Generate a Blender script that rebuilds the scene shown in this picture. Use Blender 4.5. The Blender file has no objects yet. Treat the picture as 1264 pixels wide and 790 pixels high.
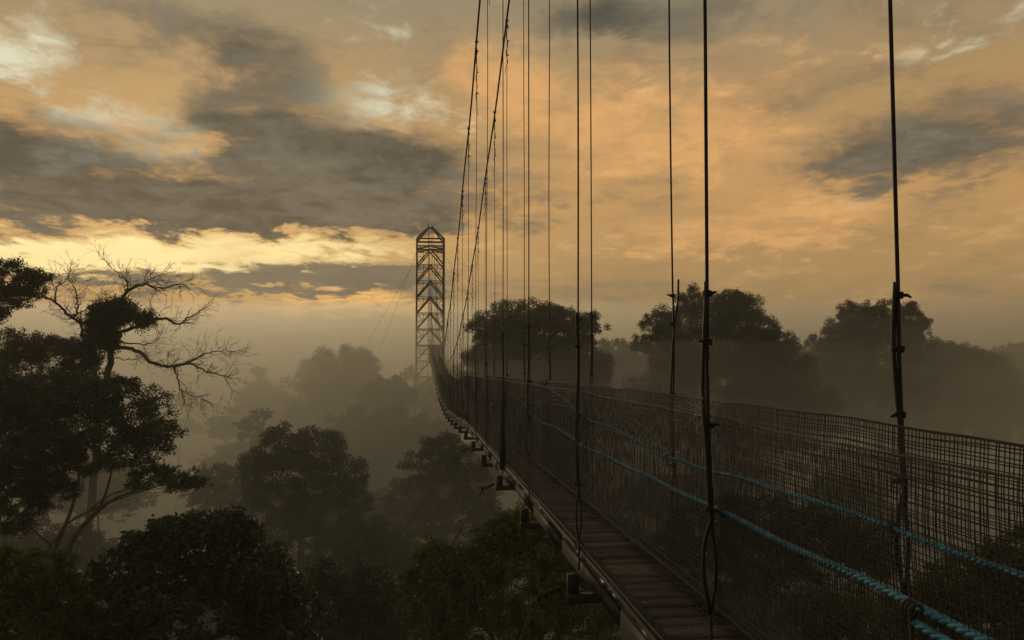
import bpy, math, random
import numpy as np
from mathutils import Vector

rng = np.random.default_rng(11)
random.seed(11)
SC = bpy.context.scene
COL = SC.collection
PITCH = math.atan(45 / 1000.0)

# ------------------------------------------------------------------ helpers
def ray(x, y, d):
    """the place that lies at depth d in the direction (x, y) of the 1264x790 view"""
    u = (x - 632) / 1000.0
    v = (395 - y) / 1000.0
    X = u
    Y = math.cos(PITCH) - v * math.sin(PITCH)
    Z = math.sin(PITCH) + v * math.cos(PITCH)
    t = d / Y
    return np.array([X * t, d, Z * t])


def tag(o, label=None, cat=None, group=None, kind=None):
    if label: o['label'] = label
    if cat: o['category'] = cat
    if group: o['group'] = group
    if kind: o['kind'] = kind
    return o


def empty(name, loc, label, cat, group=None):
    o = bpy.data.objects.new(name, None)
    o.location = [float(a) for a in loc]
    o.empty_display_size = 0.3
    COL.objects.link(o)
    return tag(o, label, cat, group)


class MB:
    """collects vertices and faces (any polygon size) in numpy blocks"""
    def __init__(s):
        s.v, s.loops, s.tot, s.n = [], [], [], 0

    def block(s, verts, faces):
        """faces: (F, k) int array"""
        verts = np.asarray(verts, float).reshape(-1, 3)
        faces = np.asarray(faces, np.int64)
        s.v.append(verts)
        s.loops.append((faces + s.n).ravel())
        s.tot.append(np.full(len(faces), faces.shape[1], np.int64))
        s.n += len(verts)

    def box(s, c, size, rot=None, taper=1.0):
        sx, sy, sz = [a / 2 for a in size]
        v = np.array([[-sx, -sy, -sz], [sx, -sy, -sz], [sx, sy, -sz], [-sx, sy, -sz],
                      [-sx * taper, -sy * taper, sz], [sx * taper, -sy * taper, sz],
                      [sx * taper, sy * taper, sz], [-sx * taper, sy * taper, sz]])
        if rot is not None:
            v = v @ np.asarray(rot).T
        f = [[0, 3, 2, 1], [4, 5, 6, 7], [0, 1, 5, 4], [1, 2, 6, 5], [2, 3, 7, 6], [3, 0, 4, 7]]
        s.block(v + np.asarray(c, float), f)

    def tube(s, pts, r, n=6, caps=True):
        P = np.asarray(pts, float)
        m = len(P)
        R = np.full(m, r) if np.isscalar(r) else np.asarray(r, float)
        T = np.gradient(P, axis=0)
        T /= np.linalg.norm(T, axis=1, keepdims=True) + 1e-12
        ref = np.array([1.0, 0.13, 0.07]) if abs(T[0, 0]) < 0.8 else np.array([0.05, 0.2, 1.0])
        A = ref - T * (T @ ref)[:, None]
        A /= np.linalg.norm(A, axis=1, keepdims=True) + 1e-12
        B = np.cross(T, A)
        a = np.arange(n) * 2 * math.pi / n
        V = P[:, None, :] + R[:, None, None] * (np.cos(a)[None, :, None] * A[:, None, :] + np.sin(a)[None, :, None] * B[:, None, :])
        i = np.arange(m - 1)[:, None] * n
        j = np.arange(n)[None, :]
        k = (j + 1) % n
        F = np.stack([i + j, i + k, i + n + k, i + n + j], -1).reshape(-1, 4)
        base = s.n
        s.block(V.reshape(-1, 3), F)
        if caps and n > 3:
            s.loops.append(base + np.arange(n)[::-1]); s.tot.append(np.array([n]))
            s.loops.append(base + (m - 1) * n + np.arange(n)); s.tot.append(np.array([n]))

    def beam(s, a, b, w, h=None):
        """square bar from a to b"""
        a = np.asarray(a, float); b = np.asarray(b, float)
        t = b - a; L = np.linalg.norm(t); t = t / L
        up = np.array([0, 0, 1.0]) if abs(t[2]) < 0.9 else np.array([0, 1.0, 0])
        sx = np.cross(t, up); sx /= np.linalg.norm(sx)
        sz = np.cross(sx, t)
        s.box((a + b) / 2, (w, L, h or w), np.stack([sx, t, sz], 1))

    def build(s, name, mat, parent=None, smooth=False, loc=None):
        """one mesh object; vertices are in world space, moved to the parent's space"""
        V = np.concatenate(s.v)
        origin = np.array(parent_world(parent)) if parent is not None else (np.zeros(3) if loc is None else np.asarray(loc, float))
        V = V - origin
        lo = np.concatenate(s.loops).astype(np.int32)
        tt = np.concatenate(s.tot).astype(np.int32)
        me = bpy.data.meshes.new(name)
        me.vertices.add(len(V)); me.vertices.foreach_set('co', V.astype(np.float32).ravel())
        me.loops.add(len(lo)); me.loops.foreach_set('vertex_index', lo)
        st = np.concatenate([[0], np.cumsum(tt)[:-1]]).astype(np.int32)
        me.polygons.add(len(tt)); me.polygons.foreach_set('loop_start', st); me.polygons.foreach_set('loop_total', tt)
        me.update(calc_edges=True)
        me.validate()
        if smooth:
            me.polygons.foreach_set('use_smooth', np.ones(len(me.polygons), bool))
        me.materials.append(mat)
        o = bpy.data.objects.new(name, me)
        COL.objects.link(o)
        if parent is not None:
            o.parent = parent
        elif loc is not None:
            o.location = [float(a) for a in loc]
        return o


def parent_world(p):
    w = Vector((0, 0, 0))
    while p is not None:
        w += p.location
        p = p.parent
    return w


def bez(p0, p1, p2, n=8):
    t = np.linspace(0, 1, n)[:, None]
    return (1 - t) ** 2 * p0 + 2 * t * (1 - t) * p1 + t * t * p2


def wob(p, f=1.0, seed=0.0):
    """smooth pseudo noise in -1..1 for points (N,3)"""
    p = np.asarray(p) * f + seed
    x, y, z = p[:, 0], p[:, 1], p[:, 2]
    return (np.sin(1.7 * x + 2.3 * np.sin(1.1 * y + .7 * z)) + np.sin(1.9 * y + 2.1 * np.sin(1.3 * z + .5 * x)) +
            np.sin(2.2 * z + 1.9 * np.sin(1.2 * x + .9 * y))) / 3


def resample(pts, n):
    P = np.asarray(pts, float)
    s = np.concatenate([[0], np.cumsum(np.linalg.norm(np.diff(P, axis=0), axis=1))])
    # Catmull-Rom through the points
    out = []
    t = np.linspace(0, len(P) - 1, n)
    for q in t:
        i = min(int(q), len(P) - 2); f = q - i
        p0, p1, p2, p3 = P[max(i - 1, 0)], P[i], P[i + 1], P[min(i + 2, len(P) - 1)]
        out.append(.5 * ((2 * p1) + (-p0 + p2) * f + (2 * p0 - 5 * p1 + 4 * p2 - p3) * f * f + (-p0 + 3 * p1 - 3 * p2 + p3) * f ** 3))
    return np.array(out)

# ------------------------------------------------------------------ materials
def mat(name, ramp, rough=0.6, scale=6.0, metallic=0.0, bump=0.0, island=False, stretch=None, spec=0.4, detail=6.0, rough_var=0.0, translucent=0.0):
    m = bpy.data.materials.new(name)
    m.use_nodes = True
    nt = m.node_tree; N = nt.nodes; L = nt.links
    b = N['Principled BSDF']
    tc = N.new('ShaderNodeTexCoord')
    mp = N.new('ShaderNodeMapping')
    if stretch: mp.inputs['Scale'].default_value = stretch
    L.new(tc.outputs['Object'], mp.inputs['Vector'])
    no = N.new('ShaderNodeTexNoise')
    no.inputs['Scale'].default_value = scale
    no.inputs['Detail'].default_value = detail
    no.inputs['Roughness'].default_value = 0.65
    L.new(mp.outputs['Vector'], no.inputs['Vector'])
    fac = no.outputs['Fac']
    if island:
        ge = N.new('ShaderNodeNewGeometry')
        mx = N.new('ShaderNodeMath'); mx.operation = 'MULTIPLY_ADD'
        mx.inputs[1].default_value = 0.5
        sc = N.new('ShaderNodeMath'); sc.operation = 'MULTIPLY'; sc.inputs[1].default_value = 0.6
        L.new(fac, sc.inputs[0])
        L.new(ge.outputs['Random Per Island'], mx.inputs[0])
        L.new(sc.outputs[0], mx.inputs[2])
        fac = mx.outputs[0]
    cr = N.new('ShaderNodeValToRGB')
    el = cr.color_ramp.elements
    el[0].position, el[0].color = ramp[0][0], (*ramp[0][1], 1)
    el[1].position, el[1].color = ramp[-1][0], (*ramp[-1][1], 1)
    for p, c in ramp[1:-1]:
        e = el.new(p); e.color = (*c, 1)
    L.new(fac, cr.inputs['Fac'])
    L.new(cr.outputs['Color'], b.inputs['Base Color'])
    b.inputs['Metallic'].default_value = metallic
    b.inputs['Specular IOR Level'].default_value = spec
    if rough_var:
        mr = N.new('ShaderNodeMapRange')
        mr.inputs['From Min'].default_value = 0.35; mr.inputs['From Max'].default_value = 0.65
        mr.inputs['To Min'].default_value = rough - rough_var; mr.inputs['To Max'].default_value = rough + rough_var
        L.new(no.outputs['Fac'], mr.inputs['Value'])
        L.new(mr.outputs['Result'], b.inputs['Roughness'])
    else:
        b.inputs['Roughness'].default_value = rough
    if bump:
        bp = N.new('ShaderNodeBump')
        bp.inputs['Strength'].default_value = bump
        bp.inputs['Distance'].default_value = 0.02
        L.new(no.outputs['Fac'], bp.inputs['Height'])
        L.new(bp.outputs['Normal'], b.inputs['Normal'])
    if translucent:
        tr = N.new('ShaderNodeBsdfTranslucent')
        L.new(cr.outputs['Color'], tr.inputs['Color'])
        ms = N.new('ShaderNodeMixShader'); ms.inputs['Fac'].default_value = translucent
        L.new(b.outputs['BSDF'], ms.inputs[1]); L.new(tr.outputs['BSDF'], ms.inputs[2])
        L.new(ms.outputs[0], N['Material Output'].inputs['Surface'])
    return m

def leafmat(name, a, b, c, rough=0.5, spec=0.35):
    return mat(name, [(0.15, a), (0.5, b), (0.85, c)], rough=rough, scale=0.5, island=True, spec=spec, translucent=0.25)

M = {}
M['leaf_dark'] = leafmat('dark_leaves', (.018, .030, .010), (.038, .056, .016), (.070, .085, .022), rough=.42, spec=.5)
M['leaf_olive'] = leafmat('olive_leaves', (.024, .034, .010), (.048, .062, .016), (.085, .088, .024))
M['leaf_bright'] = leafmat('bright_leaves', (.045, .065, .012), (.095, .125, .018), (.20, .20, .03))
M['leaf_far'] = leafmat('canopy_leaves', (.03, .04, .015), (.05, .058, .02), (.07, .075, .028))
M['epiphyte'] = leafmat('hanging_plants', (.020, .022, .009), (.036, .038, .014), (.055, .052, .02))
M['bark'] = mat('bark', [(.3, (.05, .038, .024)), (.7, (.13, .10, .065))], rough=.85, scale=3, bump=.5, stretch=(1, 1, .3))
M['pale_bark'] = mat('pale_bark', [(.3, (.05, .04, .028)), (.7, (.14, .115, .08))], rough=.8, scale=3, bump=.4, stretch=(1, 1, .3))
M['ground'] = mat('forest_floor', [(.3, (.020, .018, .010)), (.55, (.035, .036, .015)), (.75, (.05, .045, .022))], rough=.95, scale=.12, bump=.3)
M['wood'] = mat('wet_deck_wood', [(.18, (.020, .015, .012)), (.5, (.075, .054, .041)), (.68, (.15, .11, .083)), (.88, (.30, .22, .165))], rough=.30, rough_var=.16, scale=9, island=True, bump=.5, stretch=(.5, 6, 3), spec=.5)
M['board'] = mat('weathered_board', [(.3, (.010, .008, .006)), (.58, (.022, .017, .012)), (.85, (.055, .034, .02))], rough=.75, scale=3, bump=.4, stretch=(3, .5, 5))
M['timber'] = mat('dark_timber', [(.3, (.010, .008, .006)), (.7, (.032, .025, .017))], rough=.75, scale=6, bump=.4)
M['steel'] = mat('weathered_cable', [(.3, (.012, .010, .008)), (.7, (.035, .028, .02))], rough=.65, scale=20, metallic=.3, bump=.3)
M['rod'] = mat('rusted_rod', [(.3, (.015, .010, .007)), (.7, (.05, .03, .018))], rough=.7, scale=25, metallic=.3)
M['tower'] = mat('tower_steel', [(.3, (.012, .009, .006)), (.7, (.032, .022, .015))], rough=.8, scale=2, spec=.2, metallic=0.0)
M['net'] = mat('black_netting', [(.3, (.009, .007, .006)), (.7, (.024, .017, .013))], rough=.75, scale=8)
M['rope'] = mat('blue_rope', [(.28, (.008, .030, .045)), (.42, (.035, .19, .27)), (.62, (.065, .31, .43)), (.8, (.18, .43, .52))], rough=.7, scale=14, bump=.3)
M['grey_rope'] = mat('grey_rope', [(.3, (.03, .026, .02)), (.7, (.08, .068, .05))], rough=.8, scale=40)
M['web'] = mat('dewy_cobweb', [(.3, (.45, .42, .36)), (.7, (.65, .6, .52))], rough=.8, scale=30)

# ------------------------------------------------------------------ bridge geometry
_d = np.linspace(-6, 121, 1271)
_z = np.interp(_d, [-6, 4, 7.3, 13, 24.6, 32.5, 42, 56, 65, 84, 121], [-1.72, -1.75, -1.76, -1.84, -2.02, -2.4, -2.72, -2.62, -2.05, -.95, .45])
_k = np.exp(-np.linspace(-2.2, 2.2, 81) ** 2); _k /= _k.sum()
_z = np.convolve(np.pad(_z, 40, mode='edge'), _k, mode='valid')
def deck_z(d): return np.interp(d, _d, _z)
def cable_z(d): return 19.0 * ((np.asarray(d, float) - 60) / 60) ** 2 - .35
def XL(d): return 1.43 - .115 * np.asarray(d, float)
def XR(d): return 2.13 - .115 * np.asarray(d, float)
YAW = math.atan(.115)
ROT = np.array([[math.cos(YAW), -math.sin(YAW), 0], [math.sin(YAW), math.cos(YAW), 0], [0, 0, 1]])
D0, D1 = -1.5, 119.0
H_L = [0.75 + 3.25 * k for k in range(37)]
H_R = [0.4 + 3.2 * k for k in range(37)]

# ------------------------------------------------------------------ walkway
walk = empty('suspension_walkway', (XL(0) + .35, 0, deck_z(0)), 'long narrow plank footbridge deck sagging away through mist to the lattice tower', 'footbridge')
m = MB()
d = D0
while d < D1:
    w = .176 + random.uniform(-.018, .012)
    zc = float(deck_z(d)); sl = math.atan(float(deck_z(d + .2) - deck_z(d)) / .2)
    j = random.uniform(-.05, .05) * .2
    rx = np.array([[1, 0, 0], [0, math.cos(sl), -math.sin(sl)], [0, math.sin(sl), math.cos(sl)]])
    rz = random.uniform(-.02, .02)
    rzm = np.array([[math.cos(rz), -math.sin(rz), 0], [math.sin(rz), math.cos(rz), 0], [0, 0, 1]])
    m.box((float(XL(d) + XR(d)) / 2 + random.uniform(-.01, .01), d, zc - .015 + random.uniform(-.008, .006)),
          (.63 + random.uniform(-.03, .04), w, .028), ROT @ rzm @ rx)
    d += .205
m.build('deck_boards', M['wood'], walk)
dd = np.arange(D0, D1, .5)
for side, X in ((-1, XL), (1, XR)):
    # deep side board under the edge, then two battens on top of it
    m = MB()
    a = D0
    while a < D1 - 2.5:
        ln = random.uniform(1.1, 2.6); b = a + ln - random.uniform(.01, .05)
        off = side * (-.03) + random.uniform(-.014, .010); hh = random.choice((.10, .12, .15))
        m.beam((X(a) + off, a, deck_z(a) - .06 - hh / 2 + random.uniform(-.015, .01)), (X(b) + off + random.uniform(-.008, .008), b, deck_z(b) - .06 - hh / 2 + random.uniform(-.02, .01)), .026, hh)
        a += ln
    m.build('side_board', M['board'], walk)
    m = MB()
    for q, (o2, z2) in enumerate(((.035, .012), (.085, .020))):
        P = np.stack([X(dd) - side * o2 + .006 * np.sin(dd * 1.3 + q), dd, deck_z(dd) + z2 + .02 * q + .004 * np.sin(dd * 2.1)], 1)
        P[:, 2] += .004 * wob(P, 3.0, q)
        m.tube(P, .024, 4)
    m.build('edge_batten', M['timber'], walk)
for k, dl in enumerate(H_L):
    if dl > 112: break
    z = float(deck_z(dl)); x0 = float(XL(dl)) - .06; x1 = float(XR(dl)) + .06
    m = MB()
    m.box(((x0 + x1) / 2, dl, z - .35), (x1 - x0 + .12, .10, .07), ROT)
    m.box((x0 + .0, dl, z - .24), (.095, .095, .15), ROT)
    m.box((x1 - .0, dl, z - .24), (.095, .095, .15), ROT)
    m.box((x0, dl, z - .16), (.09, .09, .012), ROT)
    m.build('cross_beam', M['timber'], walk)

# ------------------------------------------------------------------ side nets
def net(name, X, side, label, seed, rs):
    root = empty(name, (float(X(4)), 4, float(deck_z(4))), label, 'safety net', 'side nets of the footbridge')
    m = MB()
    H = 1.45
    def pt(d, h):
        d = np.asarray(d, float); h = np.asarray(h, float)
        q = np.stack([d * .9, h * 2.0, d * 0 + seed], -1).reshape(-1, 3)
        q2 = np.stack([d * 4.1, h * 5.0, d * 0 + seed + 3], -1).reshape(-1, 3)
        belly = np.sin(np.clip(h / H, 0, 1) * math.pi)
        sagtop = -.012 * np.abs(np.sin((d - .75) / 3.25 * math.pi)) * (h / H)
        x = X(d) + side * (-.03 + .03 * belly * wob(q, .8).reshape(d.shape)) + .005 * wob(q2, 1.0).reshape(d.shape)
        z = deck_z(d) + h + sagtop + .008 * wob(q2, .9, 5).reshape(d.shape) * (h / H)
        y = d + .006 * wob(q2, 1.3, 9).reshape(d.shape) + .03 * (.3 + h / H) * wob(q, .8, 21).reshape(d.shape)
        return np.stack([x, y, z], -1)
    for (a, b, sp, r) in ((D0, 14, .025, rs), (14, 40, .05, .0030), (40, 118, .13, .005)):
        n = int((b - a) / sp)
        for i in range(n):
            d = a + i * sp + rng.normal(0, .0022)
            h = np.linspace(0, H, 9 if d < 14 else 5)
            lean = rng.normal(0, .004)
            m.tube(pt(np.full(len(h), d) + lean * h / H, h), r, 3, False)
    nz = 54
    for i in range(nz + 1):
        h = H * i / nz + rng.normal(0, .002)
        d = np.concatenate([np.arange(D0, 14, .14), np.arange(14, 40, .4), np.arange(40, 118, 1.2)])
        r = np.where(d < 14, rs, np.where(d < 40, .0025, .0035))
        m.tube(pt(d, np.full(len(d), h)), r, 3, False)
    d = np.concatenate([np.arange(D0, 14, .1), np.arange(14, 40, .4)])
    for i in range(5):
        h = H * (.99 - .035 * i) + .03 * np.sin(d * (1.1 + .23 * i) + i * 2) * wob(np.stack([d, d * 0 + i, d * 0], 1), .5, seed)
        m.tube(pt(d, h), rs * 1.1, 3, False)
    for i in range(14):
        a = rng.uniform(D0, 16); hh = rng.uniform(.2, 1.3); n_ = rng.uniform(.15, .7)
        d = np.linspace(a, a + n_, 8)
        m.tube(pt(d, hh + .05 * np.sin(np.linspace(0, 6, 8)) - np.linspace(0, rng.uniform(0, .25), 8)), rs * 1.2, 3, False)
    m.build('netting', M['net'], root)
    m = MB()
    d = np.concatenate([np.arange(D0, 14, .2), np.arange(14, 118, .8)])
    m.tube(pt(d, np.full(len(d), H + .003)), .0042, 5)
    m.build('top_rope', M['grey_rope'], root)
    m = MB()
    m.tube(pt(d, np.full(len(d), .07)), .008, 5)
    m.build('bottom_rope', M['grey_rope'], root)
    return root
net('side_net', XL, -1, 'black mesh net along the left edge of the plank deck', 1.0, .0015)
net('side_net', XR, 1, 'black mesh net along the right edge of the plank deck', 7.0, .0027)

# ------------------------------------------------------------------ blue hand ropes
def blue_rope(X, off, hts, d0, d1, label, dbl=None):
    root_p = (float(X(d0)) + off, d0, float(deck_z(d0)) + 1.0)
    m = MB()
    d = np.arange(d0, d1, .02)
    h = np.interp(d, [p[0] for p in hts], [p[1] for p in hts]) + .012 * np.sin(d * 1.7) + .006 * np.sin(d * 5.1)
    c = np.stack([X(d) + off + .012 * np.sin(d * 2.3), d, deck_z(d) + h], 1)
    for k in range(3):
        ph = d * 2 * math.pi / .11 + k * 2 * math.pi / 3
        m.tube(c + .0070 * np.stack([np.cos(ph), 0 * d, np.sin(ph)], 1), .0078, 6)
    o = m.build('hand_rope', M['rope'], None, True, root_p)
    for dl in (H_L if X is XL else H_R):
        if dl < d1:
            i = int(np.argmin(np.abs(d - dl)))
            t = np.linspace(0, 2 * math.pi * 3, 40)
            ml_ = MB()
            ml_.tube(c[i] + np.stack([.021 * np.cos(t), np.linspace(-.02, .02, 40), .021 * np.sin(t)], 1), .005, 5)
            ml_.tube([c[i], c[i] + np.array([.01, .02, -.05]), c[i] + np.array([-.01, .03, -.09])], .004, 4)
            ml_.build('lashing', M['grey_rope'], o, True)
    tag(o, label, 'rope', 'blue hand ropes')
    return o
r1 = blue_rope(XL, .055, [(-1.5, 1.02), (2.4, 1.02), (4, .98), (7.3, .97), (10.4, 1.03), (13.1, 1.26)], -1.4, 13.1, 'blue twisted rope strung along the left net, lower in view and doubled near the camera')
r2 = blue_rope(XR, -.055, [(-1.5, 1.0), (3.6, 1.0), (6.8, .93), (10, 1.05), (13.3, 1.37)], -1.4, 13.3, 'blue twisted rope strung along the right net, the thinner upper one')
# second strand and knot of the left rope
m = MB()
d = np.arange(-1.4, 2.42, .02)
c = np.stack([XL(d) + .02, d, deck_z(d) + 1.02 - .045 + .010 * np.sin(d * 5)], 1)
for k in range(3):
    ph = d * 2 * math.pi / .11 + k * 2.1
    m.tube(c + .0070 * np.stack([np.cos(ph), 0 * d, np.sin(ph)], 1), .0078, 6)
m.build('doubled_strand', M['rope'], r1, True)
m = MB()
kc = np.array([float(XL(2.42)) + .025, 2.42, float(deck_z(2.42)) + 1.0])
t = np.linspace(0, 2 * math.pi * 3.2, 70)
m.tube(kc + np.stack([.019 * np.cos(t), (t / 20 - .5) * .07, .024 * np.sin(t)], 1), .006, 6)
m.tube(kc + np.stack([-.02 + .03 * np.linspace(0, 1, 6), np.linspace(-.03, .02, 6), -.12 * np.linspace(0, 1, 6)], 1), .006, 5)
m.build('knot', M['grey_rope'], r1, True)

# ------------------------------------------------------------------ main cables
def main_cable(X, label):
    d = np.arange(-1.0, 120.6, .4)
    P = np.stack([X(d) + .01 * np.sin(d * .9), d, cable_z(d)], 1)
    m = MB(); m.tube(P, .024, 7)
    o = m.build('main_cable', M['steel'], None, True, P[0])
    tag(o, label, 'cable', 'main suspension cables')
main_cable(XL, 'heavy left suspension cable swooping down from the upper edge toward the tower')
main_cable(XR, 'heavy right suspension cable swooping down from the upper edge toward the tower')

# ------------------------------------------------------------------ hangers
ORD = ['nearest', 'second', 'third', 'fourth', 'fifth', 'sixth', 'seventh', 'eighth', 'ninth', 'tenth']
def twist(a, b, r, off, turns, n=40, ph=0.0):
    t = np.linspace(0, 1, n)
    c = a + (b - a) * t[:, None]
    q = t * turns * 2 * math.pi + ph
    return c + off * np.stack([np.cos(q), np.sin(q), 0 * q], 1)

def hanger(X, dl, side, idx):
    near = dl < 34
    zd = float(deck_z(dl)); zc = float(cable_z(dl))
    x = float(X(dl)) + side * .004
    ztop = zc
    sname = 'left' if side < 0 else 'right'
    feat = ''
    if near:
        if side < 0:
            feat = {1: 'thickest hanger wire, double lower end, left rail, crossing in front of both blue ropes',
                    2: 'hanger wire with a small ring just above its block, left rail of the walkway',
                    3: 'hanger wire ending in a long open loop, third on the left side of the walkway',
                    4: 'hanger wire wrapped in a thick tapering sleeve, fourth on the left side of the walkway'}.get(idx)
        else:
            feat = {1: 'hanger wire nearest the right picture edge, doubled clipped lower end',
                    2: 'hanger wire with a forked loose end in front of the broad misty tree',
                    3: 'hanger wire third along the right rail, with a narrow loop at the blue rope',
                    4: 'hanger wire with a hooked loose end, beside the pair of posts on the right rail'}.get(idx)
        if not feat:
            feat = f'thin hanger wire with clips, {ORD[min(idx, 9)] if idx < 10 else "tenth"} along the {sname} rail from the camera'
        if idx == 0:
            feat = f'hanger wire right beside the camera on the {sname} rail'
        if idx >= 10:
            feat = f'one of the thin far hanger wires on the {sname} rail, closing up toward the tower'
    else:
        feat = f'one of the thin far hanger wires on the {sname} rail, closing up toward the tower'
    g = f'hanger wires of the {sname} rail'
    # z of loop bottom, and top of the doubled part
    zl = zd + [.55, .62, .22, .58, .30, .5, .6, .4, .55, .5][(idx * (3 if side > 0 else 1) + (0)) % 10]
    if side < 0: zl = zd + {1: .50, 2: .13, 3: .52}.get(idx, .45)
    else: zl = zd + {1: .70, 2: .35, 3: .60, 4: .5}.get(idx, .45)
    zl = min(zl, zc - .25)
    zt = zd + {(-1, 1): 2.12, (1, 1): 2.08, (1, 2): 2.33, (-1, 2): 2.15, (-1, 3): 2.25, (1, 3): 2.35, (1, 4): 2.05}.get((side, idx), random.uniform(1.7, 2.5))
    zt = min(zt, zc - .1)
    rad = .008 if near else .0085
    if not near:
        m = MB()
        m.tube([(x, dl, zd - .17), (x, dl, (zl + zd) / 2), (x, dl, zl)], .009, 4)
        p = np.array([[x, dl, zl], [x + .01, dl, (zl + zt) / 2], [x, dl, zt], [float(X(dl)), dl, ztop]])
        m.tube(p, rad, 4)
        m.tube(twist(np.array([x, dl, zl]), np.array([x, dl, zt]), 0, .014, 1.5, 10), .008, 4)
        for zz in (zl + .15, (zl + zt) / 2, zt - .1):
            m.box((x + .015, dl, zz), (.05, .03, .035))
        if zc - zt > .8:
            L = min(1.2, (zc - zt) * .5)
            m.tube(twist(np.array([x, dl, zc - L]), np.array([x, dl, zc]), 0, .016, 2, 10), .008, 4)
            for q in range(3):
                m.box((x + .018, dl, zc - L * (.2 + .3 * q)), (.05, .03, .03))
        o = m.build('hanger_wire', M['steel'], None, False, (x, dl, zd))
        tag(o, feat, 'hanger wire', g)
        return
    root = empty('hanger_wire', (x, dl, zd), feat, 'hanger wire', g)
    m = MB()
    lw = {(-1, 3): .045, (-1, 1): .03}.get((side, idx), .022)
    kink = random.uniform(-.010, .010)
    # standing wire, slightly crooked
    zz = np.concatenate([np.linspace(zl, zl + .45, 8), np.linspace(zl + .55, zt, 8), np.linspace(zt + .2, ztop, 16)])
    xx = x + lw * np.where(zz < zl + .45, np.sin(np.clip((zz - zl) / .45, 0, 1) * math.pi), 0) + np.where((zz >= zl + .45) & (zz <= zt), .006 + .010 * np.sin((zz - zl) * 3.1 + idx) * np.clip((zt - zz) / .6, 0, 1) - .006 * np.clip(1 - (zt - zz) / .5, 0, 1), 0) \
        + kink * np.sin((zz - zt) * .8) * (zz > zt) * np.clip((ztop - zz) / 2, 0, 1)
    xt = float(X(dl))
    xx = xx + (xt - x) * np.clip((zz - zt) / (ztop - zt + 1e-6), 0, 1)
    m.tube(np.stack([xx, np.full(len(zz), dl), zz], 1), rad * (1.15 if idx == 1 else 1), 7)
    m.build('cable', M['steel'], root, True)
    m = MB()
    z2 = np.concatenate([np.linspace(zl - .004, zl + .45, 8), np.linspace(zl + .55, zt, 10)])
    x2 = x - lw * np.where(z2 < zl + .45, np.sin(np.clip((z2 - zl) / .45, 0, 1) * math.pi), 0) + np.where(z2 >= zl + .45, .010 * np.clip((zt - z2) / .6, 0, 1) * np.sin((z2 - zl) * 3.1 + idx) - .004 * np.sin((z2 - zl) * 6 + idx), 0) - .011 * (z2 > zl + .5)
    y2 = dl + .012 * np.sin((z2 - zl) * 7)
    P = np.stack([x2, y2, z2], 1)
    if (side, idx) == (1, 2):
        P = np.concatenate([P[:-3], [[x + .02, dl, zt - .25], [x + .045, dl, zt - .1], [x + .05, dl, zt + .08]]])
    if (side, idx) == (1, 4):
        P = np.concatenate([P[:-2], [[x - .05, dl, zt - .05], [x - .04, dl, zt + .03], [x + .05, dl, zt + .16], [x + .16, dl, zt + .20]]])
    if (side, idx) in ((1, 5), (-1, 6)):
        P = np.concatenate([P[:-2], [[x - .06, dl, zt - .15], [x - .02, dl, zt + .02], [x + .12, dl, zt + .10], [x + .3, dl, zt + .11]]])
    m.tube(P, rad * (1.25 if idx == 1 else 1.1), 7)
    m.build('tail', M['steel'], root, True)
    for zc2 in (zl + .5, (zl + zt) / 2 + .1, zt - .30, zt - .06)[:4 if idx < 6 else 3]:
        m = MB()
        a = random.uniform(-.4, .4)
        rot = np.array([[math.cos(a), -math.sin(a), 0], [math.sin(a), math.cos(a), 0], [0, 0, 1]])
        t = np.linspace(0, 2 * math.pi * 3, 34)
        m.tube(np.stack([x + .019 * np.cos(t), dl + .017 * np.sin(t), zc2 + (t / 19 - .5) * .022 + .004 * np.sin(t * .5)], 1), .0055, 5)
        s2 = random.choice((-1, 1))
        q = random.uniform(.03, .055)
        m.tube([(x + s2 * .015, dl, zc2), (x + s2 * q * .7, dl - .01, zc2 + random.uniform(-.006, .010)), (x + s2 * q, dl - .015, zc2 + random.uniform(-.016, .014))], [.009, .008, .005], 6)
        m.build('clip', M['rod'], root)
    m = MB()
    t = np.linspace(0, 2 * math.pi, 13)
    m.tube([(x, dl, zl + .02), (x + .004, dl, (zl + zd) / 2), (x, dl, zd - .12)], .0085, 6)
    if (side, idx) == (-1, 2):
        m.tube(np.stack([x + .030 * np.cos(t), dl + 0 * t, zl - .03 + .042 * np.sin(t)], 1), .006, 6)
    m.build('rod', M['rod'], root, True)
    if (side, idx) == (-1, 4):
        m = MB()
        m.tube([(x, dl, zd - .05), (x, dl, zd + .5), (x, dl, zd + 1.0), (x, dl, zd + 1.42)], [.058, .05, .036, .022], 8)
        m.build('sleeve', M['timber'], root, True)
    # lashed end near the main cable
    if ztop - zt > 1.5:
        m = MB()
        L = random.uniform(.9, 1.7)
        m.tube(twist(np.array([xt, dl, ztop - L]), np.array([xt, dl, ztop]), 0, .017, L * 2.2, 34, idx), .0085, 6)
        P = np.array([[xt, dl, ztop - L], [xt - .03 * side, dl, ztop - L - .12], [xt - .05 * side, dl, ztop - L - .28]])
        m.tube(P, .006, 5)
        for q in range(3):
            m.box((xt + .02, dl, ztop - L * (.15 + .33 * q)), (.05, .03, .03))
        t = np.linspace(0, 2 * math.pi, 11)
        m.tube(np.stack([xt + .035 * np.cos(t), dl + 0 * t, ztop + .035 * np.sin(t)], 1), .012, 6)
        m.build('lashing', M['steel'], root)
for i, dl in enumerate(H_L): hanger(XL, dl, -1, i)
for i, dl in enumerate(H_R): hanger(XR, dl, 1, i)

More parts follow.
